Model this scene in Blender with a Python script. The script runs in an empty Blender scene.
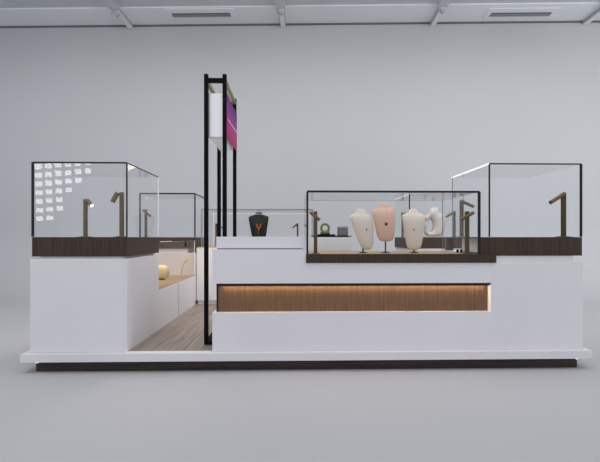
import bpy, bmesh, math
from mathutils import Vector, Matrix
C = bpy.context.scene.collection
PI = math.pi
F = 380.0; HY = 237.5; TH = math.radians(1.25)
PT = 0.19                      # platform top above hall floor
H = PT + 1.135                 # eye height
c_, s_ = math.cos(TH), math.sin(TH)

def W(px, Y):                  # world x of an image column measured at depth plane Y
    cx = (px-300)/F
    return Y*(cx*c_+s_)/(-cx*s_+c_)
def Z(px, py, Y):
    cx = (px-300)/F
    return H-(py-HY)/F*Y/(-cx*s_+c_)
def P(px, py, Y): return Vector((W(px, Y), Y, Z(px, py, Y)))

# ------------------------------------------------------------------ materials
def mat(name, col, rough=0.5, metal=0.0, emit=None, estr=0, spec=0.5, noise=0):
    m = bpy.data.materials.new(name); m.use_nodes = True
    nt = m.node_tree; b = nt.nodes['Principled BSDF']
    b.inputs['Base Color'].default_value = (*col, 1)
    b.inputs['Roughness'].default_value = rough
    b.inputs['Metallic'].default_value = metal
    b.inputs['Specular IOR Level'].default_value = spec
    if emit:
        b.inputs['Emission Color'].default_value = (*emit, 1)
        b.inputs['Emission Strength'].default_value = estr
    if noise:
        tc = nt.nodes.new('ShaderNodeTexCoord')
        n = nt.nodes.new('ShaderNodeTexNoise'); n.inputs['Scale'].default_value = noise
        n.inputs['Detail'].default_value = 3
        r = nt.nodes.new('ShaderNodeValToRGB')
        r.color_ramp.elements[0].color = (*[x*0.93 for x in col], 1)
        r.color_ramp.elements[1].color = (*[min(1, x*1.05) for x in col], 1)
        nt.links.new(tc.outputs['Object'], n.inputs['Vector'])
        nt.links.new(n.outputs['Fac'], r.inputs['Fac'])
        nt.links.new(r.outputs['Color'], b.inputs['Base Color'])
    return m

def wood(name, dark, light, scale=(45, 45, 2.0), rough=0.5, fine=1.0):
    m = bpy.data.materials.new(name); m.use_nodes = True
    nt = m.node_tree; b = nt.nodes['Principled BSDF']
    tc = nt.nodes.new('ShaderNodeTexCoord'); mp = nt.nodes.new('ShaderNodeMapping')
    mp.inputs['Scale'].default_value = scale
    n = nt.nodes.new('ShaderNodeTexNoise'); n.inputs['Scale'].default_value = fine
    n.inputs['Detail'].default_value = 5; n.inputs['Roughness'].default_value = 0.6
    r = nt.nodes.new('ShaderNodeValToRGB')
    r.color_ramp.elements[0].position = 0.32; r.color_ramp.elements[0].color = (*dark, 1)
    r.color_ramp.elements[1].position = 0.7; r.color_ramp.elements[1].color = (*light, 1)
    nt.links.new(tc.outputs['Object'], mp.inputs['Vector'])
    nt.links.new(mp.outputs['Vector'], n.inputs['Vector'])
    nt.links.new(n.outputs['Fac'], r.inputs['Fac'])
    nt.links.new(r.outputs['Color'], b.inputs['Base Color'])
    b.inputs['Roughness'].default_value = rough; b.inputs['Specular IOR Level'].default_value = 0.2
    return m

def glass(name, f0, tint=(1, 1, 1), haze=0.0):
    m = bpy.data.materials.new(name); m.use_nodes = True
    nt = m.node_tree
    for n in list(nt.nodes): nt.nodes.remove(n)
    o = nt.nodes.new('ShaderNodeOutputMaterial')
    lw = nt.nodes.new('ShaderNodeLayerWeight'); lw.inputs['Blend'].default_value = 0.5
    pw = nt.nodes.new('ShaderNodeMath'); pw.operation = 'POWER'; pw.inputs[1].default_value = 5
    ma = nt.nodes.new('ShaderNodeMath'); ma.operation = 'MULTIPLY_ADD'
    ma.inputs[1].default_value = 0.9-f0; ma.inputs[2].default_value = f0
    t = nt.nodes.new('ShaderNodeBsdfTransparent'); t.inputs['Color'].default_value = (*tint, 1)
    g = nt.nodes.new('ShaderNodeBsdfGlossy'); g.inputs['Roughness'].default_value = 0.0
    mx = nt.nodes.new('ShaderNodeMixShader')
    nt.links.new(lw.outputs['Facing'], pw.inputs[0]); nt.links.new(pw.outputs[0], ma.inputs[0])
    nt.links.new(ma.outputs[0], mx.inputs['Fac'])
    nt.links.new(t.outputs[0], mx.inputs[1]); nt.links.new(g.outputs[0], mx.inputs[2])
    last = mx
    if haze:
        d = nt.nodes.new('ShaderNodeBsdfDiffuse'); d.inputs['Color'].default_value = (0.9, 0.92, 0.93, 1)  # white diffuse mixed in to imitate pale reflections on the pane
        m2 = nt.nodes.new('ShaderNodeMixShader'); m2.inputs['Fac'].default_value = haze
        nt.links.new(mx.outputs[0], m2.inputs[1]); nt.links.new(d.outputs[0], m2.inputs[2]); last = m2
    nt.links.new(last.outputs[0], o.inputs['Surface'])
    return m

M = dict(
    white=mat('white_laminate', (0.76, 0.745, 0.78), 0.45, noise=1.5),
    white2=mat('white_matt', (0.76, 0.755, 0.77), 0.5, noise=2),
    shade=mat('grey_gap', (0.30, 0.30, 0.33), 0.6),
    hall=mat('hall_paint', (0.475, 0.48, 0.50), 0.85, spec=0.2, noise=0.25),
    ceil=mat('ceiling_panel', (0.78, 0.80, 0.83), 0.8, spec=0.2, noise=0.8),
    ceil_dark=mat('ceiling_upper', (0.55, 0.57, 0.60), 0.8, spec=0.2, noise=1.5),  # shadow on the raised ceiling is put into this darker colour
    beam=mat('ceiling_beam', (0.42, 0.43, 0.45), 0.7, noise=2),
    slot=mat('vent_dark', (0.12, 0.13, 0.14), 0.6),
    darkwood=wood('smoked_oak', (0.036, 0.024, 0.017), (0.070, 0.046, 0.033)),
    walnut=wood('walnut_panel', (0.135, 0.076, 0.042), (0.225, 0.13, 0.075)),
    deck=wood('pale_oak_deck', (0.36, 0.24, 0.12), (0.50, 0.355, 0.20), (3, 40, 40)),
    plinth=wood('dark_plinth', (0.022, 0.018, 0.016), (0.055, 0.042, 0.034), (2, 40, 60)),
    brownpost=wood('brown_post', (0.13, 0.072, 0.048), (0.20, 0.12, 0.08)),
    black=mat('black_steel', (0.003, 0.0025, 0.0025), 0.7, 0.0, spec=0.1),
    trimdark=mat('dark_trim', (0.010, 0.010, 0.014), 0.5, 0.0, spec=0.25),
    trimsoft=mat('grey_glass_edge', (0.16, 0.17, 0.19), 0.3),
    trimlight=mat('pale_glass_edge', (0.85, 0.87, 0.88), 0.15, emit=(0.9, 0.95, 1), estr=0.02),  # faint glow imitates white reflected along the glass edge
    trimbright=mat('glowing_glass_edge', (0.95, 0.96, 0.97), 0.1, emit=(1, 1, 1), estr=0.45),  # bright highlight on the edge made by emission, not a lamp
    bronze=mat('bronze', (0.082, 0.053, 0.020), 0.42, 0.5),
    bronze2=mat('bronze_head', (0.15, 0.092, 0.036), 0.38, 0.5),
    gold=mat('gold', (0.75, 0.48, 0.12), 0.3, 0.9),
    goldpale=mat('pale_gold', (0.72, 0.58, 0.26), 0.4, 0.6),
    lens=mat('lamp_lens', (1, 1, 0.9), 0.3, emit=(1, 0.95, 0.8), estr=2.5),
    cream=mat('cream_linen', (0.70, 0.625, 0.545), 0.85, spec=0.2, noise=60),
    pink=mat('blush_linen', (0.69, 0.465, 0.355), 0.85, spec=0.2, noise=60),
    grey_bust=mat('white_stone', (0.68, 0.61, 0.56), 0.75, noise=40),
    charcoal=mat('charcoal_leather', (0.009, 0.012, 0.011), 0.7, spec=0.2, noise=40),
    yellow=mat('yellow_velvet', (0.74, 0.62, 0.40), 0.7, noise=30),
    stand=mat('dark_stand', (0.05, 0.040, 0.034), 0.4, 0.5),
    garnet=mat('garnet', (0.05, 0.008, 0.008), 0.25),
    chain=mat('silver_chain', (0.75, 0.66, 0.55), 0.3, 0.6),
    orange=mat('amber', (0.30, 0.10, 0.015), 0.4, 0.2),
    green=mat('olive_green', (0.13, 0.17, 0.035), 0.5),
    greybox=mat('grey_suede', (0.16, 0.16, 0.17), 0.8, noise=40),
    sign=mat('white_acrylic', (0.86, 0.86, 0.89), 0.4, emit=(0.9, 0.9, 1), estr=0.10),
    signedge=mat('grey_acrylic_edge', (0.55, 0.52, 0.50), 0.5),
    olive=mat('olive_rail', (0.28, 0.25, 0.13), 0.5, 0.3),
    led=mat('warm_led', (1, 0.8, 0.5), 0.5, emit=(1, 0.72, 0.42), estr=1.2),
    ledspill=mat('led_spill_glow', (1, 0.9, 0.7), 0.5, emit=(1, 0.85, 0.6), estr=2.2),  # glow painting the light spill at the plinth ends
    skylight=mat('skylight_pane', (1, 1, 1), 0.5, emit=(0.95, 0.97, 1), estr=13),
    g_front=glass('front_glass', 0.006, (0.985, 0.99, 0.99)),
    g_mirror=glass('reflecting_glass', 0.035, (0.985, 0.99, 0.99)),
    g_clear=glass('clear_glass', 0.0015, (0.98, 0.985, 0.985)),
    g_side=glass('side_glass', 0.02, (0.97, 0.98, 0.985), haze=0.09),
    g_low=glass('low_glass', 0.02, (0.74, 0.70, 0.65)),
    g_side2=glass('side_glass_clear', 0.015, (0.97, 0.98, 0.985), haze=0.02),
)

def plank_mat():
    m = bpy.data.materials.new('plank_floor'); m.use_nodes = True
    nt = m.node_tree; b = nt.nodes['Principled BSDF']
    tc = nt.nodes.new('ShaderNodeTexCoord')
    mp = nt.nodes.new('ShaderNodeMapping'); mp.inputs['Rotation'].default_value = (0, 0, PI/2)
    br = nt.nodes.new('ShaderNodeTexBrick')
    br.inputs['Scale'].default_value = 1.0; br.inputs['Brick Width'].default_value = 1.2
    br.inputs['Row Height'].default_value = 0.16; br.inputs['Mortar Size'].default_value = 0.003
    br.inputs['Color1'].default_value = (0.19, 0.155, 0.13, 1); br.inputs['Color2'].default_value = (0.29, 0.245, 0.21, 1)
    br.inputs['Mortar'].default_value = (0.09, 0.075, 0.06, 1)
    mp2 = nt.nodes.new('ShaderNodeMapping'); mp2.inputs['Scale'].default_value = (14, 1.2, 1)
    n = nt.nodes.new('ShaderNodeTexNoise'); n.inputs['Scale'].default_value = 2; n.inputs['Detail'].default_value = 4
    mx = nt.nodes.new('ShaderNodeMixRGB'); mx.blend_type = 'OVERLAY'; mx.inputs['Fac'].default_value = 0.6
    L = nt.links.new
    L(tc.outputs['Object'], mp.inputs['Vector']); L(mp.outputs['Vector'], br.inputs['Vector'])
    L(tc.outputs['Object'], mp2.inputs['Vector']); L(mp2.outputs['Vector'], n.inputs['Vector'])
    L(br.outputs['Color'], mx.inputs['Color1']); L(n.outputs['Fac'], mx.inputs['Color2'])
    L(mx.outputs['Color'], b.inputs['Base Color']); b.inputs['Roughness'].default_value = 0.5
    return m
M['plank'] = plank_mat()

def poster_mat(z0, z1):
    m = bpy.data.materials.new('poster_gradient'); m.use_nodes = True
    nt = m.node_tree; b = nt.nodes['Principled BSDF']
    tc = nt.nodes.new('ShaderNodeTexCoord'); sp = nt.nodes.new('ShaderNodeSeparateXYZ')
    mr = nt.nodes.new('ShaderNodeMapRange'); mr.inputs['From Min'].default_value = z0; mr.inputs['From Max'].default_value = z1
    r = nt.nodes.new('ShaderNodeValToRGB')
    e = r.color_ramp.elements
    e[0].position = 0; e[0].color = (0.36, 0.035, 0.11, 1)
    e[1].position = 1; e[1].color = (0.10, 0.028, 0.18, 1)
    x = e.new(0.45); x.color = (0.40, 0.05, 0.22, 1)
    x = e.new(0.62); x.color = (0.24, 0.05, 0.24, 1)
    L = nt.links.new
    L(tc.outputs['Object'], sp.inputs[0]); L(sp.outputs['Z'], mr.inputs['Value']); L(mr.outputs[0], r.inputs['Fac'])
    L(r.outputs['Color'], b.inputs['Base Color']); b.inputs['Roughness'].default_value = 0.6; b.inputs['Specular IOR Level'].default_value = 0.1
    return m

# ------------------------------------------------------------------ mesh helpers
class MB:
    def __init__(s): s.bm = bmesh.new()
    def box(s, x0, x1, y0, y1, z0, z1):
        vs = [s.bm.verts.new(p) for p in [(x0,y0,z0),(x1,y0,z0),(x1,y1,z0),(x0,y1,z0),(x0,y0,z1),(x1,y0,z1),(x1,y1,z1),(x0,y1,z1)]]
        for f in [(3,2,1,0),(4,5,6,7),(0,1,5,4),(1,2,6,5),(2,3,7,6),(3,0,4,7)]:
            s.bm.faces.new([vs[i] for i in f])
        return s
    def quad(s, *ps):
        s.bm.faces.new([s.bm.verts.new(p) for p in ps]); return s
    def tube(s, pts, r, n=12, cap=True):
        pts = [Vector(p) for p in pts]; rings = []
        rr = r if isinstance(r, (list, tuple)) else [r]*len(pts)
        prev = None
        for i, p in enumerate(pts):
            d = (pts[min(i+1, len(pts)-1)]-pts[max(i-1, 0)]).normalized()
            if prev is None:
                up = Vector((0, 0, 1)) if abs(d.z) < 0.9 else Vector((1, 0, 0))
                a = d.cross(up).normalized()
            else:
                a = (prev-d*prev.dot(d)).normalized()
            prev = a; b = d.cross(a)
            rings.append([s.bm.verts.new(p+(a*math.cos(2*PI*k/n)+b*math.sin(2*PI*k/n))*rr[i]) for k in range(n)])
        for A, B in zip(rings, rings[1:]):
            for k in range(n): s.bm.faces.new([A[k], A[(k+1) % n], B[(k+1) % n], B[k]])
        if cap:
            s.bm.faces.new(rings[0][::-1]); s.bm.faces.new(rings[-1])
        return s
    def bar(s, p0, p1, w):
        p0, p1 = Vector(p0), Vector(p1); d = (p1-p0).normalized()
        up = Vector((0, 0, 1)) if abs(d.z) < 0.9 else Vector((0, 1, 0))
        a = d.cross(up).normalized()*w/2; b = d.cross(a).normalized()*w/2
        q = [p+o for p in (p0, p1) for o in (-a-b, a-b, a+b, -a+b)]
        vs = [s.bm.verts.new(p) for p in q]
        for f in [(3,2,1,0),(4,5,6,7),(0,1,5,4),(1,2,6,5),(2,3,7,6),(3,0,4,7)]: s.bm.faces.new([vs[i] for i in f])
        return s
    def loft(s, rows, n=44, T=None):
        """rows: (z, xc, hw, front, back, yc): ring of a rounded section, front towards -y"""
        rings = []
        for (z, xc, hw, fr, bk, yc) in rows:
            ring = []
            for k in range(n):
                a = 2*PI*k/n
                ca, sa = math.cos(a), math.sin(a)
                x = hw*math.copysign(abs(ca)**0.8, ca)
                d = fr if sa < 0 else bk
                y = d*math.copysign(abs(sa)**0.9, sa)
                p = Vector((xc+x, yc+y, z))
                ring.append(s.bm.verts.new(T @ p if T else p))
            rings.append(ring)
        for A, B in zip(rings, rings[1:]):
            for k in range(n): s.bm.faces.new([A[k], A[(k+1) % n], B[(k+1) % n], B[k]])
        s.bm.faces.new(rings[0][::-1]); s.bm.faces.new(rings[-1])
        return s
    def build(s, name, m, parent=None, smooth=False, bevel=0, subsurf=0):
        bmesh.ops.recalc_face_normals(s.bm, faces=s.bm.faces[:])
        me = bpy.data.meshes.new(name); s.bm.to_mesh(me); s.bm.free()
        me.materials.append(M[m] if isinstance(m, str) else m)
        o = bpy.data.objects.new(name, me); C.objects.link(o)
        if smooth:
            for p in me.polygons: p.use_smooth = True
        if bevel:
            b = o.modifiers.new('bevel', 'BEVEL'); b.width = bevel; b.segments = 2; b.limit_method = 'ANGLE'
        if subsurf:
            q = o.modifiers.new('sub', 'SUBSURF'); q.levels = subsurf; q.render_levels = subsurf
        if parent is not None:
            o.parent = parent
            base = parent
            off = Vector((0, 0, 0))
            while base is not None: off += base.location; base = base.parent
            me.transform(Matrix.Translation(-off))
        return o

def recentre(o, loc):
    loc = Vector(loc); o.data.transform(Matrix.Translation(-loc)); o.location = loc; return o
def tag(o, label=None, cat=None, group=None, kind=None):
    if label: o['label'] = label
    if cat: o['category'] = cat
    if group: o['group'] = group
    if kind: o['kind'] = kind
    return o
def thing(name, loc, label, cat, group=None):
    o = bpy.data.objects.new(name, None); C.objects.link(o); o.location = loc; o.empty_display_size = 0.05
    return tag(o, label, cat, group)

# ------------------------------------------------------------------ the hall
ANG = math.radians(-2.2)
WY, CEIL = 9.5, H+5.34
def hallT(p):
    return Matrix.Rotation(ANG, 4, 'Z') @ Vector(p)
# seamless floor rising into the back wall
R = 1.7; X0, X1 = -16, 16
fl = MB(); fl.quad((X0, -7, 0), (X1, -7, 0), (X1, WY-R, 0), (X0, WY-R, 0))
f = fl.build('floor', 'hall'); f.rotation_euler.z = ANG; tag(f, 'pale grey smooth hall floor', 'floor', kind='structure')
wl = MB(); prof = [(WY-R+R*math.sin(a), R-R*math.cos(a)) for a in [PI/2*k/24 for k in range(25)]] + [(WY, CEIL+0.8)]
prev = None
for (y, z) in prof:
    cur = [wl.bm.verts.new((X0, y, z)), wl.bm.verts.new((X1, y, z))]
    if prev: wl.bm.faces.new([prev[0], prev[1], cur[1], cur[0]])
    prev = cur
w = wl.build('wall_back', 'hall', smooth=True); w.rotation_euler.z = ANG; tag(w, 'pale grey curved back wall', 'wall', kind='structure')
# lower ceiling band along the wall, higher ceiling in front
CB = 8.78
cb = MB().box(X0, X1, CB, WY+0.0, CEIL, CEIL+0.05)
o = cb.build('ceiling', 'ceil'); o.rotation_euler.z = ANG; tag(o, 'pale grey ceiling band along the wall', 'ceiling', kind='structure')
cu = MB().box(X0, X1, 6.2, CB-0.001, CEIL+0.03, CEIL+0.33)
o = cu.build('ceiling', 'ceil_dark'); o.rotation_euler.z = ANG; tag(o, 'darker ceiling strip in front of the band', 'ceiling', kind='structure')
o = MB().box(X0, X1, WY-0.03, WY-0.002, CEIL-0.035, CEIL-0.001).build('trim_1', 'slot'); o.rotation_euler.z = ANG  # dark strip stands in for the shadow line under the ceiling
tag(o, 'dark strip drawn as the shadow line where the ceiling meets the wall', 'trim', kind='structure')
xs = [-8.25, -4.42, -0.58, 3.14, 6.88]
for i, x in enumerate(xs):
    b = thing('ceiling_beam', (0, 0, 0), ['', 'slim ceiling beam with bracket left of the left vent', 'slim ceiling beam with bracket at the middle of the ceiling',
        'slim ceiling beam with bracket left of the right vent', 'slim ceiling beam with bracket right of the right vent'][i] or
        'slim ceiling beam beyond the left end of the picture', 'beam') if i else None
    if not b: continue
    p = hallT((x, 9.0, CEIL)); b.location = p; b.rotation_euler.z = ANG
    def add(mb, nm, m):
        o = mb.build(nm, m); o.parent = b; return o
    add(MB().box(-0.055, 0.055, -0.22, 0.49, -0.09, 0.0), 'rib', 'ceil')
    add(MB().box(-0.075, -0.055, -0.22, 0.49, -0.07, 0.0).box(0.055, 0.07, -0.22, 0.49, -0.05, 0), 'flange', 'beam')
    add(MB().box(-0.13, 0.09, -0.9, -0.22, -0.06, 0.03), 'hanger', 'ceil_dark')
    add(MB().tube([(0.0, -0.24, -0.13), (0.0, -0.17, -0.13)], 0.05).tube([(-0.09, -0.24, -0.04), (-0.09, -0.24, -0.14)], 0.022), 'bracket', 'beam')
for (pxa, pxb, lab) in ((166, 236, 'long slot air vent in the left half of the ceiling band'), (486, 556, 'long slot air vent in the right half of the ceiling band')):
    Yv = 9.12 if pxa < 300 else 8.93
    xa, xb = W(pxa, Yv), W(pxb, Yv)
    t = thing('ceiling_vent', (xa, Yv+0.02, CEIL-0.001), lab, 'vent'); t.rotation_euler.z = ANG
    L = xb-xa
    def add2(mb, nm, m):
        o = mb.build(nm, m); o.parent = t; return o
    fr = MB()
    fr.box(0, L, -0.20, -0.04, -0.014, 0).box(0, L, 0.13, 0.18, -0.014, 0).box(0, 0.13, -0.04, 0.13, -0.014, 0).box(L-0.13, L, -0.04, 0.13, -0.014, 0)
    add2(fr, 'frame', 'ceil')
    add2(MB().box(0.13, L-0.13, -0.04, 0.13, -0.004, 0), 'slot', 'slot')
    add2(MB().box(0.13, L-0.13, 0.03, 0.05, -0.02, -0.004).box(0.13, L-0.13, 0.08, 0.10, -0.02, -0.004), 'blade', 'shade')

# skylight window behind the viewer on the left (seen mirrored in the glass)
WS = -4.0; k_ = (3.8*2-WS)/3.8
sky = MB(); bars = MB()
rows = [6, 6, 5, 4, 3, 3, 2]
for r, n in enumerate(rows):
    for q in range(n):
        px = 38 + q*9.9 + r*0.3; py = 166.5 + r*8.7 - q*0.9
        if px > 92: continue
        Xg, Zg = W(px, 3.8), Z(px, py, 3.8)-H
        w2, h2 = 0.036*k_*(1 - 0.04*q), 0.026*k_*(1-0.03*r)
        X, Zc = Xg*k_, H+Zg*k_
        sky.quad((X-w2, WS, Zc-h2), (X+w2, WS, Zc-h2), (X+w2*0.92, WS, Zc+h2), (X-w2, WS, Zc+h2))
o = sky.build('window_1', 'skylight'); tag(o, 'bright paned skylight in the hall behind the viewer', 'window', kind='structure')

# ------------------------------------------------------------------ platform
XL, XR = W(30, 3.8), W(583, 3.8)
YB = 7.45
pl = thing('raised_platform', ((XL+XR)/2, 5.6, 0), 'low white kiosk platform with a plank floor and dark recessed plinth', 'platform')
xs0, xs1 = W(20, 3.75), W(592.5, 3.75)
pm = MB().box(xs0, xs1, 3.75, 7.6, PT-0.082, PT)
pm.build('slab', 'white', pl, bevel=0.003)
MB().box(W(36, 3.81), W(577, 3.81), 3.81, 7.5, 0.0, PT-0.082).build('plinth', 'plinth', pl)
MB().box(W(37, 3.80), W(575, 3.80), 3.795, 3.808, PT-0.088, PT-0.083).build('light_strip', mat('dim_led', (0.3, 0.2, 0.12), emit=(1, 0.65, 0.35), estr=0.12), pl)
MB().box(W(36.2, 3.80), W(38.5, 3.80), 3.79, 3.808, PT-0.098, PT-0.083).build('light_spill', 'ledspill', pl)  # glowing block stands in for light spilling at the plinth end
MB().box(W(575.5, 3.80), W(577, 3.80), 3.79, 3.808, PT-0.098, PT-0.083).build('light_spill', 'ledspill', pl)
MB().box(XL+0.9, XR-0.9, 3.83, 7.4, PT-0.002, PT+0.0008).build('plank_floor', 'plank', pl)

# ------------------------------------------------------------------ glass case builder
def case(name, x0, x1, y0, y1, z0, z1, label, edges, side='g_side', side2='g_clear', fp='g_front'):
    g = thing(name, ((x0+x1)/2, (y0+y1)/2, z0), label, 'display case')
    e = 0.004
    MB().quad((x0,y0,z0),(x1,y0,z0),(x1,y0,z1),(x0,y0,z1)).build('front_pane', fp, g)
    MB().quad((x0,y1,z0),(x1,y1,z0),(x1,y1,z1),(x0,y1,z1)).build('back_pane', 'g_clear', g)
    inner_left = (x0+x1) > 0                      # the side with the painted-in pale reflection faces the aisle
    MB().quad((x0,y0,z0),(x0,y1,z0),(x0,y1,z1),(x0,y0,z1)).build('side_pane', side if inner_left else side2, g)
    MB().quad((x1,y0,z0),(x1,y1,z0),(x1,y1,z1),(x1,y0,z1)).build('side_pane', side2 if inner_left else side, g)
    MB().quad((x0,y0,z1),(x1,y0,z1),(x1,y1,z1),(x0,y1,z1)).build('top_pane', 'g_clear', g)
    E = {'ftop': ((x0,y0,z1),(x1,y0,z1)), 'fl': ((x0,y0,z0),(x0,y0,z1)), 'fr': ((x1,y0,z0),(x1,y0,z1)),
         'btop': ((x0,y1,z1),(x1,y1,z1)), 'bl': ((x0,y1,z0),(x0,y1,z1)), 'br': ((x1,y1,z0),(x1,y1,z1)),
         'tl': ((x0,y0,z1),(x0,y1,z1)), 'tr': ((x1,y0,z1),(x1,y1,z1))}
    for k, (p, q) in E.items():
        m, wd = edges.get(k, ('trimsoft', 0.006))
        MB().bar(p, q, wd).build('edge_trim', m, g)
    return g

ZB = H+0.004                       # top of the high dark wood bases
ZT = Z(80, 162.5, 3.8)             # top of the tall cases
ZBB = Z(80, 256.5, 3.8)            # underside of the wood bases
YN0, YN1 = 3.8, 4.70               # near row
YK0, YK1 = 6.45, 7.35              # back row
xa0, xa1 = W(32, 3.8), W(127, 3.8)     # left counter
xi0, xi1 = W(479, 3.8), W(582, 3.8)    # right counter base
xg = W(489.7, 3.8)

# ---- left front counter
ct = thing('display_counter', ((xa0+xa1)/2, 4.25, PT), 'white square counter with dark wood top at the left front corner', 'counter')
zb = Z(80, 258.7, 3.8)
MB().box(XL, xa1-0.0, YN0, YN1, PT+0.001, zb).build('body', 'white', ct, bevel=0.003)
MB().box(W(40, 3.83), xa1-0.045, YN0+0.03, YN1-0.03, zb, ZBB).build('neck', 'white2', ct)
MB().box(xa0, xa1+0.001, YN0, YN1, ZBB, ZB).build('wooden_base', 'darkwood', ct)
MB().box(W(78, 4.45), W(92, 4.45), 4.42, 4.48, ZB, ZB+0.004).build('lamp_plate', 'trimdark', ct)
MB().box(W(115, 3.95), W(126, 3.95), 3.92, 3.98, ZB, ZB+0.004).build('lamp_plate', 'trimdark', ct)
case('glass_case', xa0+0.004, xa1-0.004, YN0+0.006, YN1-0.006, ZB+0.004, ZT, 'large glass case on the left front counter mirroring a paned skylight', fp='g_mirror', edges=
     {'ftop': ('trimdark', 0.014), 'fl': ('trimdark', 0.018), 'fr': ('trimdark', 0.012), 'tr': ('trimdark', 0.010), 'tl': ('g_clear', 0.004),
      'br': ('trimlight', 0.010), 'bl': ('g_clear', 0.004), 'btop': ('g_clear', 0.004)})

# ---- low counter along the left side
ZL = Z(159, 289.2, 4.70)
lc = thing('low_counter', (xa1-0.45, 5.57, PT), 'low white counter with pale wood deck between the two left glass cases', 'counter')
MB().box(XL, xa1, YN1+0.002, YK0-0.002, PT+0.001, ZL-0.012).build('body', 'white', lc, bevel=0.002)
MB().box(XL+0.01, xa1-0.008, YN1+0.002, YK0-0.002, ZL-0.012, ZL).build('deck', 'deck', lc)
MB().box(xa1, xa1+0.003, 5.50, 5.504, PT+0.01, ZL-0.02).build('door_gap', 'shade', lc)
lg = thing('low_glass_case', (xa1-0.45, 5.57, ZL), 'low glass enclosure on the low left counter holding a yellow cushion', 'display case')
zl1 = Z(159, 242, 4.7)
MB().quad((xa1-0.006, YN1+.01, ZL), (xa1-0.006, YK0-.01, ZL), (xa1-0.006, YK0-.01, zl1), (xa1-0.006, YN1+.01, zl1)).build('side_pane', 'g_low', lg)
MB().quad((XL+0.03, YN1+.01, ZL), (XL+0.03, YK0-.01, ZL), (XL+0.03, YK0-.01, zl1), (XL+0.03, YN1+.01, zl1)).build('side_pane', 'g_clear', lg)
MB().quad((XL+0.03, YN1+.01, zl1), (xa1-0.006, YN1+.01, zl1), (xa1-0.006, YK0-.01, zl1), (XL+0.03, YK0-.01, zl1)).build('top_pane', 'g_clear', lg)
MB().bar((xa1-0.006, YN1+.01, zl1), (xa1-0.006, YK0-.01, zl1), 0.004).build('edge_trim', 'trimsoft', lg)
MB().bar((xa1-0.006, YK0-.012, ZL), (xa1-0.006, YK0-.012, zl1), 0.008).build('edge_trim', 'trimlight', lg)

# ---- left back counter
bt = thing('display_counter', ((xa0+xa1)/2, 6.9, PT), 'white counter with dark wood top at the left back corner', 'counter')
MB().box(XL, xa1, YK0, YK1, PT+0.06, ZBB-0.07).build('body', 'white', bt, bevel=0.003)
MB().box(XL+0.02, xa1-0.01, YK0+0.01, YK1-0.02, PT+0.001, PT+0.06).build('toe_kick', 'white2', bt)
MB().box(XL+0.05, xa1-0.13, YK0+0.02, YK1-0.03, ZBB-0.07, ZBB).build('neck', 'white2', bt)
MB().box(xa0, xa1+0.001, YK0, YK1, ZBB, ZB).build('wooden_base', 'darkwood', bt)
case('glass_case', xa0+0.004, xa1-0.004, YK0+0.006, YK1-0.006, ZB+0.004, ZT, 'large glass case on the left back counter behind the low counter',
     {'ftop': ('trimdark', 0.022), 'fl': ('trimdark', 0.020), 'fr': ('trimdark', 0.020), 'tr': ('trimdark', 0.014), 'tl': ('g_clear', 0.004),
      'br': ('trimlight', 0.010), 'bl': ('g_clear', 0.004), 'btop': ('g_clear', 0.004)})

# ---- centre counter
xc0 = W(212.3, 3.8); xcc = W(307, 3.8); xcr = W(491.3, 3.8); xce = W(480, 3.8)
ztop = Z(260, 249.6, 3.8); zlip = Z(300, 283.4, 3.8); zled = Z(300, 312.4, 3.8)
zdk = Z(390, 253.9, 3.8); zdb = Z(390, 262.8, 3.8)
cc = thing('service_counter', ((xc0+xcr)/2, 4.27, PT), 'long white central counter with a lit walnut niche along its front', 'counter')
xs_ = -0.685
MB().box(xc0, xs_, 3.8, 3.99, zlip, ztop).box(xs_, xcc-0.002, 3.8, 4.75, zlip, ztop).box(xcc-0.002, xcr, 3.8, 4.75, zlip, zdk-0.03).build('upper_body', 'white', cc)
MB().box(xc0, xs_, 3.8, 3.99, PT+0.001, zled).box(xs_, xcr, 3.8, 4.75, PT+0.001, zled).build('lower_body', 'white', cc)
xw0 = W(219, 3.88)
MB().box(xw0, xcr, 3.848, 3.868, zled, zlip).build('niche_panel', 'walnut', cc)
MB().box(W(217.2, 3.89), xs_+0.02, 3.852, 3.985, zled, zlip).box(xs_+0.02, xcr-0.1, 3.87, 4.70, zled, zlip).build('core', 'trimdark', cc)
MB().box(W(218.5, 3.82), xcr-0.01, 3.819, 3.847, zlip-0.018, zlip-0.001).box(W(218.5, 3.82), xcr-0.01, 3.812, 3.819, zlip-0.027, zlip-0.001).build('light_channel', 'trimdark', cc)
MB().box(xw0+0.02, xcr-0.03, 3.822, 3.845, zlip-0.022, zlip-0.0185).build('light_strip', 'led', cc)
MB().box(xcr-0.012, xcr-0.002, 3.802, 3.847, zled+0.001, zlip-0.02).build('niche_side', mat('lit_white', (0.9, 0.85, 0.8), emit=(1, .8, .65), estr=0.25), cc)  # emission paints the warm strip light onto this side wall
# wood tray with pale deck under the centre case
MB().box(xcc-0.01, W(496.2, 3.785), 3.783, 3.799, zdb, zdk).build('wooden_fascia', 'darkwood', cc)
MB().box(xcc, xce, 3.80, 4.75, zdk-0.028, zdk).build('deck', 'deck', cc)
case('glass_case', xcc+0.004, xce-0.006, 3.806, 4.744, zdk+0.002, Z(390, 191.6, 3.8), 'wide glass case on the central counter with three necklace busts',
     {'ftop': ('trimdark', 0.019), 'fl': ('trimdark', 0.019), 'fr': ('trimdark', 0.021), 'btop': ('trimsoft', 0.003), 'bl': ('g_clear', 0.004), 'br': ('trimsoft', 0.007),
      'tl': ('g_clear', 0.004), 'tr': ('g_clear', 0.004)}, side='g_clear')
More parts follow.
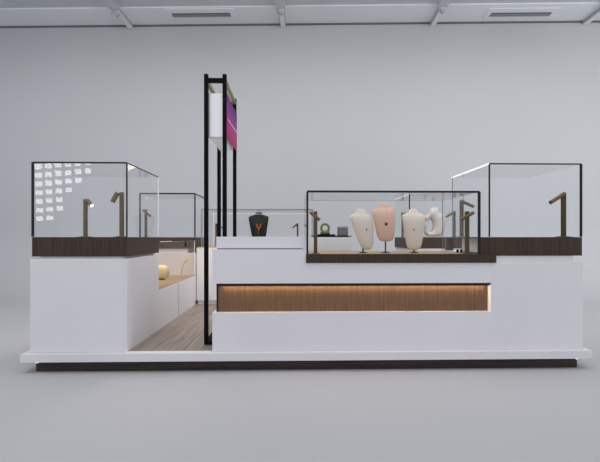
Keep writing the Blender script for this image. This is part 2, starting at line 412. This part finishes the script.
# riser on the left end of the central counter
rs = MB().box(W(215.8, 3.83), xs_, 3.85, 3.98, ztop+0.014, H+0.008).box(xs_, xcc-0.004, 3.85, 4.10, ztop+0.014, H+0.008).build('display_riser', 'white', bevel=0.002)
tag(recentre(rs, (-0.3, 3.9, ztop+0.014)), 'long white riser block on the left end of the central counter', 'riser')
gp = MB().box(W(217.5, 3.83), xs_, 3.865, 3.97, ztop, ztop+0.014).box(xs_, W(305, 3.9)-0.03, 3.865, 4.09, ztop, ztop+0.014).build('shadow_gap', 'shade', rs)  # grey filler paints the shadow line under the riser
gp.location = (0, 0, 0)

# ---- right front counter
rc = thing('display_counter', ((xi0+XR)/2, 4.25, PT), 'white counter with dark wood top at the right front corner', 'counter')
zr = Z(530, 263.6, 3.8)
MB().box(xcr+0.0003, XR, 3.8, 4.70, PT+0.001, zr).build('body', 'white', rc)
ZBR = Z(530, 255.7, 3.8)
MB().box(xcr+0.002, W(572.5, 3.82), 3.812, 4.67, zr, ZBR).build('neck', 'white2', rc)
MB().box(xi0, xi1, 3.8, 3.83, ZBR, ZB).box(xg, xi1, 3.83, 4.40, ZBR, ZB-0.012).box(xi1-0.03, xi1, 4.40, 4.70, ZBR, ZB-0.012).box(xi0, xi1, 3.83, 4.70, ZB-0.012, ZB).build('wooden_base', 'darkwood', rc)
MB().box(xg-0.012, xg-0.001, 3.832, 4.40, zdk+0.004, ZB-0.013).build('side_panel', 'white', rc)
MB().box(W(444.5, 4.70), W(451.5, 4.70), 4.64, 4.70, zdk+0.004, ZB-0.013).build('post', 'brownpost', rc)
MB().box(xcr+0.002, W(479, 3.8)+0.16, 3.9, 4.7, zr, zdk-0.03).build('support', 'white2', rc)
MB().box(W(556, 3.95), W(571, 3.95), 3.92, 3.98, ZB, ZB+0.004).build('lamp_plate', 'trimdark', rc)
case('glass_case', xg, xi1-0.006, 3.806, 4.694, ZB+0.004, Z(535, 163.8, 3.8), 'large glass case on the right front counter with bright top edge',
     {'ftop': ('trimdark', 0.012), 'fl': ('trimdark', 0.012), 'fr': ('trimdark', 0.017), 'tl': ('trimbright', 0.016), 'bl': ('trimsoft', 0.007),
      'btop': ('g_clear', 0.004), 'br': ('g_clear', 0.004), 'tr': ('g_clear', 0.004)}, side='g_side2')
MB().box(xcr+0.02, XR, 4.702, YK0-0.002, PT+0.001, ZL).build('low_side_counter', 'white')
tag(recentre(bpy.data.objects['low_side_counter'], (2.4, 5.5, PT)), 'low white counter running back behind the right front counter', 'counter')

# ---- right back counter
rb = thing('display_counter', ((xi0+XR)/2, 6.9, PT), 'white counter with dark wood top at the right back corner', 'counter')
MB().box(xi0+0.14, XR, YK0+0.01, YK1, PT+0.001, ZBB).build('body', 'white', rb)
MB().box(xi0+0.11, xi1, YK0, YK1, ZBB, ZB).build('wooden_base', 'darkwood', rb)
case('glass_case', xg+0.012, xi1-0.006, YK0+0.006, YK1-0.006, ZB+0.004, ZT, 'large glass case on the right back counter around the pierced white bust',
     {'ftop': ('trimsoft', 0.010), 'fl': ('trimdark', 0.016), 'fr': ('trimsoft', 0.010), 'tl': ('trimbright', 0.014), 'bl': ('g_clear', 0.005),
      'btop': ('g_clear', 0.004), 'br': ('g_clear', 0.004), 'tr': ('g_clear', 0.004)}, side='g_clear')

# ---- back centre counter
xb0, xb1 = W(201.5, 6.5), W(313, 6.5)
zdk2 = zdk
bc = thing('display_counter', ((xb0+xb1)/2, 7.0, PT), 'white back counter with a gold edged top behind the black frame', 'counter')
MB().box(xa1+0.012, xb1, 6.50, 7.5, PT+0.06, zdk2-0.02).build('body', 'white', bc)
MB().box(xa1+0.03, xb1-0.01, 6.52, 7.48, PT+0.001, PT+0.055).build('toe_kick', 'white2', bc)
MB().box(xa1+0.012, xb1, 6.50, 7.5, zdk2-0.02, zdk2).build('deck', 'goldpale', bc)
case('glass_case', xb0, xb1, 6.506, 7.494, zdk2+0.002, Z(250, 209.6, 6.5), 'wide glass case on the back counter around the charcoal bust',
     {'ftop': ('trimsoft', 0.020), 'fl': ('trimsoft', 0.014), 'fr': ('trimsoft', 0.014), 'btop': ('trimlight', 0.008), 'bl': ('trimlight', 0.008), 'br': ('trimlight', 0.008),
      'tl': ('trimlight', 0.008), 'tr': ('trimlight', 0.008)})

# ---- free standing white pedestal with the tray
pdl = MB().box(W(309, 5.0), W(351.5, 5.0), 5.0, 5.34, PT+0.005, H+0.004).build('display_pedestal', 'white', bevel=0.003)
tag(recentre(pdl, (W(330, 5.0), 5.17, PT+0.005)), 'white pedestal behind the central glass case carrying a black tray', 'pedestal')
tr = thing('serving_tray', (W(331, 5.05), 5.12, H+0.004), 'flat black tray with turned rim on the white pedestal', 'tray')
zt0 = H+0.004
MB().box(W(313.5, 5.05), W(349, 5.05), 5.02, 5.22, zt0, zt0+0.009).build('base', 'black', tr, bevel=0.002)
MB().bar((W(310.8, 5.05), 5.03, zt0+0.014), (W(351.5, 5.05), 5.03, zt0+0.014), 0.011).bar((W(310.8, 5.2), 5.21, zt0+0.014), (W(351.5, 5.2), 5.21, zt0+0.014), 0.011).build('rim', 'black', tr)
zt1 = zt0+0.0195
rb_ = MB().box(W(318, 5.08), W(335, 5.08), 5.05, 5.19, zt1, zt1+0.02).build('display_block', 'black', bevel=0.003)
tag(recentre(rb_, (W(326, 5.08), 5.12, zt1)), 'flat black block on the tray under the green ring', 'block')
zt2 = zt1+0.02
gr = thing('ring_holder', (W(325.2, 5.1), 5.12, zt2), 'olive green ring shaped jewellery holder on a black block', 'jewellery holder')
rcx, rr = W(325.2, 5.1), 0.052
ring = [(rcx+rr*math.cos(a), 5.12, zt2+0.085+rr*math.sin(a)) for a in [2*PI*k/32 for k in range(33)]]
MB().tube(ring, 0.0155, 12, cap=False).build('ring', 'green', gr, smooth=True)
MB().loft([(zt2, rcx, 0.064, 0.03, 0.03, 5.12), (zt2+0.03, rcx, 0.066, 0.03, 0.03, 5.12), (zt2+0.046, rcx, 0.054, 0.026, 0.026, 5.12)]).build('foot', 'green', gr, smooth=True)
gb = thing('jewellery_box', (W(343, 5.08), 5.12, zt1), 'small grey suede cushion box on the right end of the tray', 'box')
gx0, gx1 = W(338, 5.08), W(348, 5.08)
MB().box(gx0, gx1, 5.06, 5.18, zt1, zt1+0.075).build('box_body', 'greybox', gb, bevel=0.008)
MB().tube([(gx0-0.002, 5.12, zt1+0.095), (gx1+0.002, 5.12, zt1+0.095)], 0.030, 16).build('cushion_roll', 'greybox', gb, bevel=0.004)

# ------------------------------------------------------------------ black tower with the light box
YA, YC = 4.05, 4.76
xA, xB = W(206.3, YA), W(224.7, YA)
zt = Z(207, 74.6, YA); zr1 = Z(207, 78.6, YA)
tw = thing('sign_tower', ((xA+xB)/2, 4.4, PT), 'tall slim black steel frame holding a light box above the counters', 'sign frame')
hw = 0.020
for x in (xA, xB):
    for y in (YA, YC):
        MB().box(x-hw, x+hw, y-hw, y+hw, PT+0.005, zt).build('post', 'black', tw)
MB().box(xA+hw, xB-hw, YA-hw, YA+hw, zr1-0.042, zr1).build('rail', 'black', tw)
MB().box(xA+hw, xB-hw, YC-hw, YC+hw, zr1-0.042, zr1).build('rail', 'black', tw)
for x in (xA, xB):
    MB().box(x-hw, x+hw, YA+hw, YC-hw, zr1-0.03, zr1).build('rail', 'olive', tw)
    MB().box(x-hw, x+hw, YA+hw, YC-hw, PT+0.005, PT+0.035).build('rail', 'black', tw)
for y in (YA, YC): MB().box(xA+hw, xB-hw, y-hw, y+hw, PT+0.005, PT+0.035).build('rail', 'black', tw)
zs1, zs0 = Z(215, 92.3, YA), Z(215, 136.6, YA)
lb = MB().box(xA+hw+0.002, xB-hw-0.002, YA+0.03, 4.72, zs0, zs1).build('light_box', 'sign', tw)
MB().box(xA+hw-0.002, xA+hw+0.012, YA+0.022, YA+0.032, zs0, zs1).box(xA+hw, xB-hw, YA+0.02, YA+0.03, zs0-0.006, zs0+0.004).build('box_rim', 'signedge', lb)
M['poster'] = poster_mat(zs0-PT, zs1-PT)
pp = MB().box(xB+hw, xB+hw+0.004, YA+0.0, YC+0.018, zs0, zs1).build('poster', 'poster', lb)
pp['label'] = 'purple to magenta printed side panel'
MB().quad((xB+hw+0.005, YA+0.05, zs1-0.27), (xB+hw+0.005, YC, zs1-0.235), (xB+hw+0.005, YC, zs1-0.225), (xB+hw+0.005, YA+0.05, zs1-0.262)).build('printed_line', 'sign', pp)

# ------------------------------------------------------------------ spot lamps
def lamp(px, top, Y, zb, h0, h1, label, w=0.036, rad=0.019, lit=False, front=True):
    x = W(px, Y); zt = Z(px, top, Y)
    L = thing('spot_lamp', (x, Y, zb), label, 'lamp', 'bronze spot lamps in the glass cases')
    MB().box(x-w*1.1, x+w*1.1, Y-w*1.1, Y+w*1.1, zb, zb+0.005).build('base_plate', 'bronze', L)
    MB().box(x-w/2, x+w/2, Y-w/2, Y+w/2, zb+0.005, zt).build('column', 'bronze', L, bevel=0.002)
    Yh = Y-w/2-rad if front else Y
    a, b = P(*h0, Yh), P(*h1, Yh)
    b.y -= 0.02
    MB().tube([a, b], rad, 18).build('head', 'bronze2', L)
    if front: MB().tube([(x, Y-w/2, zt-0.03), (x*0.5+(a.x+b.x)*0.25, Yh, (a.z+b.z)/2)], 0.008, 8).build('pivot', 'black', L)
    else: MB().tube([(x, Y, zt-0.02), a+(b-a)*0.15], 0.010, 8).build('pivot', 'black', L)
    if lit:
        d = (b-a).normalized()
        MB().tube([b, b+d*0.008], rad*0.75, 18).build('lens', 'lens', L)
    return L
ZP = ZB+0.004
lamp(85.5, 199.2, 4.45, ZP+0.001, (87.5, 200.2), (92.5, 205.6), 'shorter bronze spot lamp with lit head in the left front case', lit=True, front=False, rad=0.024)
lamp(121.8, 192.4, 3.95, ZP+0.001, (117.5, 192.8), (113.4, 202.3), 'taller bronze spot lamp near the front right edge of the left front case', front=False, rad=0.024)
lamp(145.9, 209.5, 6.62, ZP, (143.2, 210.2), (151, 216.2), 'bronze spot lamp in the left back case', rad=0.02)
lamp(563.5, 192.8, 3.95, ZP+0.001, (564.5, 193.6), (549, 202.8), 'bronze spot lamp alone in the right front case with head to the left', front=True, rad=0.02)
lamp(461.6, 200.2, 4.52, ZP, (461.4, 201), (473, 206.8), 'tall bronze spot lamp in the rear left corner of the right front case', front=True, rad=0.019)
lamp(454.4, 211.2, 6.62, ZP, (454.6, 211.8), (446, 216.8), 'bronze spot lamp right of the pierced white bust in the back', front=True, rad=0.02)
lamp(402.6, 212.6, 7.22, ZP, (401, 213.6), (405.5, 213.8), 'bronze spot lamp mostly hidden behind the right cream bust', front=True, rad=0.022)
lamp(467, 211.4, 3.88, zdk, (460.6, 219.6), (472.8, 212.6), 'bronze spot lamp at the right end of the central case', front=True, rad=0.017)
lamp(315.5, 211.4, 3.88, zdk, (310.3, 212.4), (319.8, 220.2), 'bronze spot lamp at the left end of the central case', front=True, rad=0.016)
lamp(297.6, 223.2, 6.9, zdk2, (297.2, 224), (292.6, 227.8), 'small bronze spot lamp right of the charcoal bust', front=True, w=0.03, rad=0.016)
lamp(216.4, 223.4, 6.9, zdk2, (217, 226.6), (222.3, 227.6), 'bronze spot lamp behind the black frame left of the charcoal bust', front=True, rad=0.016)

# ------------------------------------------------------------------ necklace busts
def necklace(b, pts, pend, r, m='garnet', s=0.0022, cm='chain'):
    n = MB().tube(pts, s, 6).build('chain', cm, b)
    p = Vector(pend)
    g = MB(); bmesh.ops.create_uvsphere(g.bm, u_segments=14, v_segments=10, radius=r, matrix=Matrix.Translation(p) @ Matrix.Diagonal((1, 0.6, 1.05, 1)))
    g.build('pendant', m, b, smooth=True)

def bust(pxc, Y, zb, ytop, rows, m, label, stand_px, name='necklace_bust', rot=0):
    """rows: (py, px_left, px_right, front depth, back depth, dy) measured at plane Y"""
    t = thing(name, (W(stand_px, Y), Y, zb), label, 'bust', None)
    R_ = []
    for (py, l, r, fr, bk, dy) in rows:
        xl, xr = W(l, Y), W(r, Y)
        R_.append((Z(pxc, py, Y), (xl+xr)/2, (xr-xl)/2, fr, bk, Y+dy))
    R_.sort(key=lambda q: q[0])
    body = MB().loft(R_).build('torso', m, t, smooth=True)
    return t

def stand(t, px, Y, zb, ztop, rbase=0.048, r=0.008):
    x = W(px, Y)
    MB().tube([(x, Y, zb+0.0), (x, Y, zb+0.005), (x, Y, zb+0.016)], [rbase, rbase*0.95, rbase*0.35], 20).build('stand_base', 'stand', t)
    MB().tube([(x, Y, zb+0.006), (x, Y, ztop)], r, 10).build('stand_pole', 'stand', t)

YBst = 4.03
# pink, taller, in the middle
t = bust(383.5, YBst, zdk, 203, [
    (203.0, 383.0, 387.0, .012, .012, .03), (203.6, 381.3, 388.7, .026, .026, .03), (205.0, 380.6, 389.3, .034, .034, .03),
    (207.6, 380.3, 389.7, .036, .036, .028), (208.7, 377.5, 391.3, .042, .034, .022), (209.6, 372.8, 394.5, .045, .030, .015),
    (210.6, 371.3, 395.1, .048, .028, .010), (213.5, 371.6, 395.2, .058, .026, 0), (219, 373.2, 395.2, .066, .024, 0), (226, 374.9, 395.0, .066, .022, 0),
    (233, 376.6, 394.4, .056, .022, 0), (238, 378.2, 393.7, .044, .020, 0), (240.2, 379.6, 392.2, .034, .016, 0), (241.3, 382, 390, .02, .01, 0)],
    'pink', 'blush pink necklace bust on a tall stand, tallest of the three', 385.5)
stand(t, 385.5, YBst, zdk, Z(385, 240, YBst))
def front(px, py, off): return P(px, py, YBst-off)
necklace(t, [front(389.4, 207, .0), front(390.3, 211, .052), front(389.5, 217, .070), front(387.0, 223, .070)], front(386.2, 224, .066), 0.017)
# cream, left, leaning
t = bust(361, YBst, zdk, 209, [
    (208.8, 358.5, 362, .012, .012, .02), (209.4, 356.8, 364.4, .026, .026, .02), (211, 356.4, 365.6, .033, .033, .02),
    (213.2, 355.2, 366.6, .036, .034, .018), (214.6, 351.8, 368.6, .042, .032, .012), (215.8, 349.4, 369.8, .046, .030, .008),
    (217.5, 349.2, 370.8, .05, .028, .002), (221, 350.8, 372.0, .056, .026, 0), (227, 353.0, 372.9, .060, .024, 0), (234, 355.6, 373.2, .056, .022, 0),
    (241, 358.3, 373.3, .048, .020, 0), (246, 360.6, 373.0, .040, .018, 0), (248.6, 362.6, 371.6, .030, .014, 0), (249.8, 365, 369.5, .016, .008, 0)],
    'cream', 'cream necklace bust leaning to the right, leftmost in the central case', 363)
stand(t, 363, YBst, zdk, Z(363, 246.5, YBst))
necklace(t, [front(366.6, 214, .02), front(368.5, 219, .05), front(368.2, 225, .058), front(366.9, 229, .062)], front(366.6, 229.5, .060), 0.008)
# cream, right
t = bust(413.5, YBst, zdk, 209, [
    (208.8, 412.0, 415.5, .012, .012, .03), (209.4, 410.2, 417.6, .026, .026, .03), (211, 409.6, 418.4, .033, .033, .03),
    (212.8, 408.2, 419.6, .038, .034, .026), (213.8, 404.8, 422.6, .042, .032, .02), (215.0, 402.6, 424.6, .046, .030, .012),
    (217, 402.3, 425.0, .054, .028, .004), (222, 402.9, 424.7, .062, .026, 0), (229, 403.8, 423.9, .064, .024, 0), (236, 404.8, 422.9, .058, .022, 0),
    (243, 406.0, 421.8, .048, .020, 0), (247, 407.2, 420.6, .040, .018, 0), (249.4, 409.4, 418.4, .028, .013, 0), (250.3, 412, 416, .014, .007, 0)],
    'cream', 'cream upright necklace bust on a short stand, rightmost in the central case', 414)
stand(t, 414, YBst, zdk, Z(414, 248.5, YBst), rbase=0.048)
necklace(t, [front(409.3, 211, .0), front(409.8, 216, .050), front(411.8, 224, .062), front(413.8, 229, .064)], front(414, 229.6, .063), 0.008)

# charcoal bust in the back case : stands on a hidden block of its own
Yd = 6.95
t = bust(258.7, Yd, zdk2, 212, [
    (212.2, 257.0, 260.6, .02, .02, .04), (212.8, 255.6, 261.9, .035, .035, .04), (214.2, 255.2, 262.3, .045, .045, .04),
    (215.0, 253.5, 264.0, .055, .05, .03), (216.4, 249.6, 267.8, .065, .05, .015), (217.4, 248.4, 268.8, .07, .045, .01),
    (219, 248.6, 268.6, .085, .04, 0), (225, 249.7, 267.7, .10, .04, 0), (232, 251.0, 266.7, .09, .04, 0), (238, 252.4, 265.6, .07, .035, 0), (243.5, 254, 264, .055, .03, 0)],
    'charcoal', 'charcoal necklace bust with amber pendant in the back case', 258.7)
MB().tube([(W(258.7, Yd), Yd, zdk2), (W(258.7, Yd), Yd, Z(258, 243, Yd))], 0.05, 20).build('stand_base', 'stand', t)
def fd(px, py, off=.105): return P(px, py, Yd-off)
MB().tube([fd(254.6, 214.6, .01), fd(257, 214.2, .06), fd(260.5, 214.2, .06), fd(263, 214.6, .01)], 0.008, 8).build('collar', 'shade', t)
rg = MB(); cpx = fd(258.8, 226, .106)
rg.tube([(cpx.x+0.033*math.cos(a), cpx.y, cpx.z+0.033*math.sin(a)+0.0) for a in [PI*0.65+1.7*PI*k/20 for k in range(21)]], 0.011, 8)
rg.bar(fd(257, 224.6, .108), fd(255.8, 224, .10), 0.016); rg.bar(fd(260.6, 224.6, .108), fd(261.8, 224, .10), 0.016)
rg.bar(fd(258.7, 227.6, .108), fd(258.7, 230, .108), 0.024); rg.bar(fd(258.6, 230, .108), fd(258.6, 234.5, .104), 0.007)
rg.build('pendant', 'orange', t)

# pierced white bust in the right back case (ring of the body left open)
Yw = 6.75
t = thing('pierced_bust', (W(434, Yw), Yw, ZP), 'white sculpted bust with an oval opening on the right back counter', 'bust')
outer = [(427.3, 219.5), (424.6, 218.6), (424.0, 216.4), (427.2, 214.2), (429.0, 212.0), (429.4, 208.8), (431.6, 207.4), (434.8, 207.4), (437.2, 208.8), (437.4, 212.0), (439.6, 213.2),
         (443.8, 215.6), (444.4, 221), (444.3, 227), (443.4, 232), (440.6, 236.4), (434, 236.8), (427.4, 236.6), (425.0, 233.8), (424.2, 231)]
cx0, cy0, rx, ry = 429.4, 225.8, 3.9, 6.6
bmx = MB(); N = 120
def poly_at(ang):
    # ray from the opening's centre to the outline
    dx, dy = math.cos(ang), math.sin(ang); best = None
    for i in range(len(outer)):
        (x1, y1), (x2, y2) = outer[i], outer[(i+1) % len(outer)]
        ex, ey = x2-x1, y2-y1; den = dx*ey-dy*ex
        if abs(den) < 1e-9: continue
        tt = ((x1-cx0)*ey-(y1-cy0)*ex)/den; uu = ((x1-cx0)*dy-(y1-cy0)*dx)/den
        if tt > 0 and -1e-6 <= uu <= 1+1e-6 and (best is None or tt > best): best = tt
    best = max(best or 5, 5.2)
    return (cx0+dx*best, cy0+dy*best)
rings = []
for (kind, y) in (('in', Yw-0.045), ('mid', Yw-0.085), ('out', Yw-0.03), ('out', Yw+0.03), ('mid', Yw+0.06), ('in', Yw+0.03)):
    ring = []
    for k in range(N):
        a = 2*PI*k/N; ox, oy = poly_at(a); ix, iy = cx0+rx*math.cos(a), cy0+ry*math.sin(a)
        q = {'in': 0, 'mid': 0.62, 'out': 1}[kind]
        X, Yy = ix+(ox-ix)*q, iy+(oy-iy)*q
        p = P(X, Yy, Yw); p.y = y; ring.append(bmx.bm.verts.new(p))
    rings.append(ring)
for i in range(6):
    A, B = rings[i], rings[(i+1) % 6]
    for k in range(N): bmx.bm.faces.new([A[k], A[(k+1) % N], B[(k+1) % N], B[k]])
bmx.build('torso', 'grey_bust', t, smooth=True)
MB().box(W(425, Yw), W(443, Yw), Yw-0.07, Yw+0.07, ZP-0.004, ZP+0.012).build('stand_base', 'grey_bust', t)
fg = MB().tube([P(436.5, 212, Yw-.02), P(437.4, 206.5, Yw-.02)], 0.006, 8).build('hook', 'chain', t)

# two small black ear stud blocks on the deck
for (px, lab) in ((457.6, 'small round black ring stand on the deck, left of the two beside the lamp'), (461.3, 'small round black ring stand on the deck, right of the two beside the lamp')):
    Ye = 4.12; x = W(px, Ye)
    e = thing('ring_stand', (x, Ye, zdk), lab, 'ring stand')
    MB().tube([(x, Ye, zdk), (x, Ye, zdk+0.010)], 0.016, 16).build('foot', 'black', e)
    g = MB(); bmesh.ops.create_uvsphere(g.bm, u_segments=14, v_segments=10, radius=0.015, matrix=Matrix.Translation((x, Ye, zdk+0.022)))
    g.build('knob', 'black', e, smooth=True)

# things in the low left case
Yy = 5.75
cu_ = thing('bracelet_cushion', (W(162, Yy), Yy, ZL), 'yellow rounded bracelet cushion on the low left counter', 'cushion')
xq = W(161.5, Yy)
MB().loft([(ZL+0.02, xq, 0.075, .06, .06, Yy), (ZL+0.05, xq, 0.112, .085, .085, Yy), (ZL+0.11, xq, 0.118, .09, .09, Yy), (ZL+0.17, xq, 0.112, .085, .085, Yy), (ZL+0.21, xq, 0.075, .06, .06, Yy), (ZL+0.222, xq, 0.03, .02, .02, Yy)]).build('pad', 'yellow', cu_, smooth=True, subsurf=1)
MB().tube([(xq, Yy, ZL), (xq, Yy, ZL+0.022)], 0.05, 20).build('foot', 'stand', cu_)
Yt = 6.05
tw_ = thing('jewellery_branch', (W(182, Yt), Yt, ZL), 'thin golden branch jewellery holder on the low left counter', 'jewellery holder')
bx_ = W(181, Yt)
MB().tube([(bx_, Yt, ZL), (bx_, Yt, ZL+0.008)], 0.035, 18).build('foot', 'goldpale', tw_)
MB().tube([(bx_, Yt, ZL+0.008), P(181.5, 270, Yt), P(183, 265.5, Yt), P(185, 261.5, Yt), P(188, 259.2, Yt), P(191.5, 258.2, Yt)], [.008, .008, .008, .010, .010, .006], 10).build('stem', 'goldpale', tw_, smooth=True)
MB().tube([P(184.5, 262.5, Yt), P(187.5, 261.6, Yt), P(189.5, 261, Yt)], [.006, .007, .003], 8).build('twig', 'goldpale', tw_, smooth=True)

# ------------------------------------------------------------------ light
def area(name, loc, target, sx, sy, e, col=(1, 1, 1), spread=None):
    l = bpy.data.lights.new(name, 'AREA'); l.shape = 'RECTANGLE'; l.size = sx; l.size_y = sy; l.energy = e; l.color = col
    o = bpy.data.objects.new(name, l); C.objects.link(o); o.location = loc
    o.rotation_euler = (Vector(target)-Vector(loc)).to_track_quat('-Z', 'Y').to_euler()
    return o
area('hall_light', (10.5, 3.0, 3.4), (7.5, 9.0, 1.6), 3, 4, 200, (1, 0.995, 0.98))
area('overhead_fill', (0.0, 3.9, 6.1), (0, 4.2, 0), 14, 5, 350, (0.98, 0.985, 1))  # added soft fill from above to brighten the floor
area('back_light', (-1.0, 7.9, 5.9), (-1, 8.6, 0), 15, 0.8, 12, (0.98, 0.985, 1))
area('wall_wash', (0.5, 4.6, 6.0), (0.5, 9.5, 5.2), 15, 0.6, 75, (0.98, 0.985, 1))  # added fill to brighten the dark top of the wall
sl = bpy.data.lights.new('soft_fill', 'SUN'); sl.energy = 0.6; sl.angle = math.radians(80); sl.color = (0.97, 0.98, 1)  # added sun-type fill for even frontal light without falloff
so = bpy.data.objects.new('soft_fill', sl); C.objects.link(so); so.rotation_euler = Vector((0.12, 1, -0.42)).to_track_quat('-Z', 'Y').to_euler(); so.location = (0, -5, 5)
area('niche_light', ((xw0+xcr)/2, 3.823, zlip-0.030), ((xw0+xcr)/2, 3.838, zled), xcr-xw0-0.1, 0.006, 2.2, (1, 0.74, 0.50))
area('low_case_light', (xa1-0.5, 5.6, ZBB), (xa1-0.3, 5.6, ZL), 0.5, 1.3, 4, (1, 0.84, 0.62))
area('aisle_fill', (-1.1, 5.6, H+1.2), (-1.5, 5.4, PT), 0.6, 1.4, 18, (1, 0.86, 0.74))  # added warm fill that tints the aisle and counter sides
#area('deck_light', ((xcc+xce)/2, 4.5, H+0.44), ((xcc+xce)/2, 4.1, zdk), 1.5, 0.05, 3.0, (1, 0.88, 0.72))

wd = bpy.data.worlds.new('world'); bpy.context.scene.world = wd; wd.use_nodes = True
wn = wd.node_tree; bg = wn.nodes['Background']; bg.inputs[1].default_value = 0.70
tc = wn.nodes.new('ShaderNodeTexCoord'); sp = wn.nodes.new('ShaderNodeSeparateXYZ'); cr = wn.nodes.new('ShaderNodeValToRGB')
wn.links.new(tc.outputs['Generated'], sp.inputs[0]); wn.links.new(sp.outputs['Z'], cr.inputs['Fac']); wn.links.new(cr.outputs['Color'], bg.inputs[0])
cr.color_ramp.elements[0].position = 0.15; cr.color_ramp.elements[0].color = (0.86, 0.88, 0.95, 1)
cr.color_ramp.elements[1].position = 0.75; cr.color_ramp.elements[1].color = (0.30, 0.31, 0.34, 1)

# ------------------------------------------------------------------ camera
cam = bpy.data.cameras.new('camera'); co = bpy.data.objects.new('camera', cam); C.objects.link(co)
co.location = (0, 0, H); co.rotation_euler = (PI/2, 0, -TH)
cam.sensor_width = 36; cam.lens = F/600*36; cam.shift_y = (HY-231)/600
cam.clip_end = 100
sc = bpy.context.scene; sc.camera = co
sc.view_settings.view_transform = 'Standard'; sc.view_settings.look = 'None'
sc.cycles.transparent_max_bounces = 24
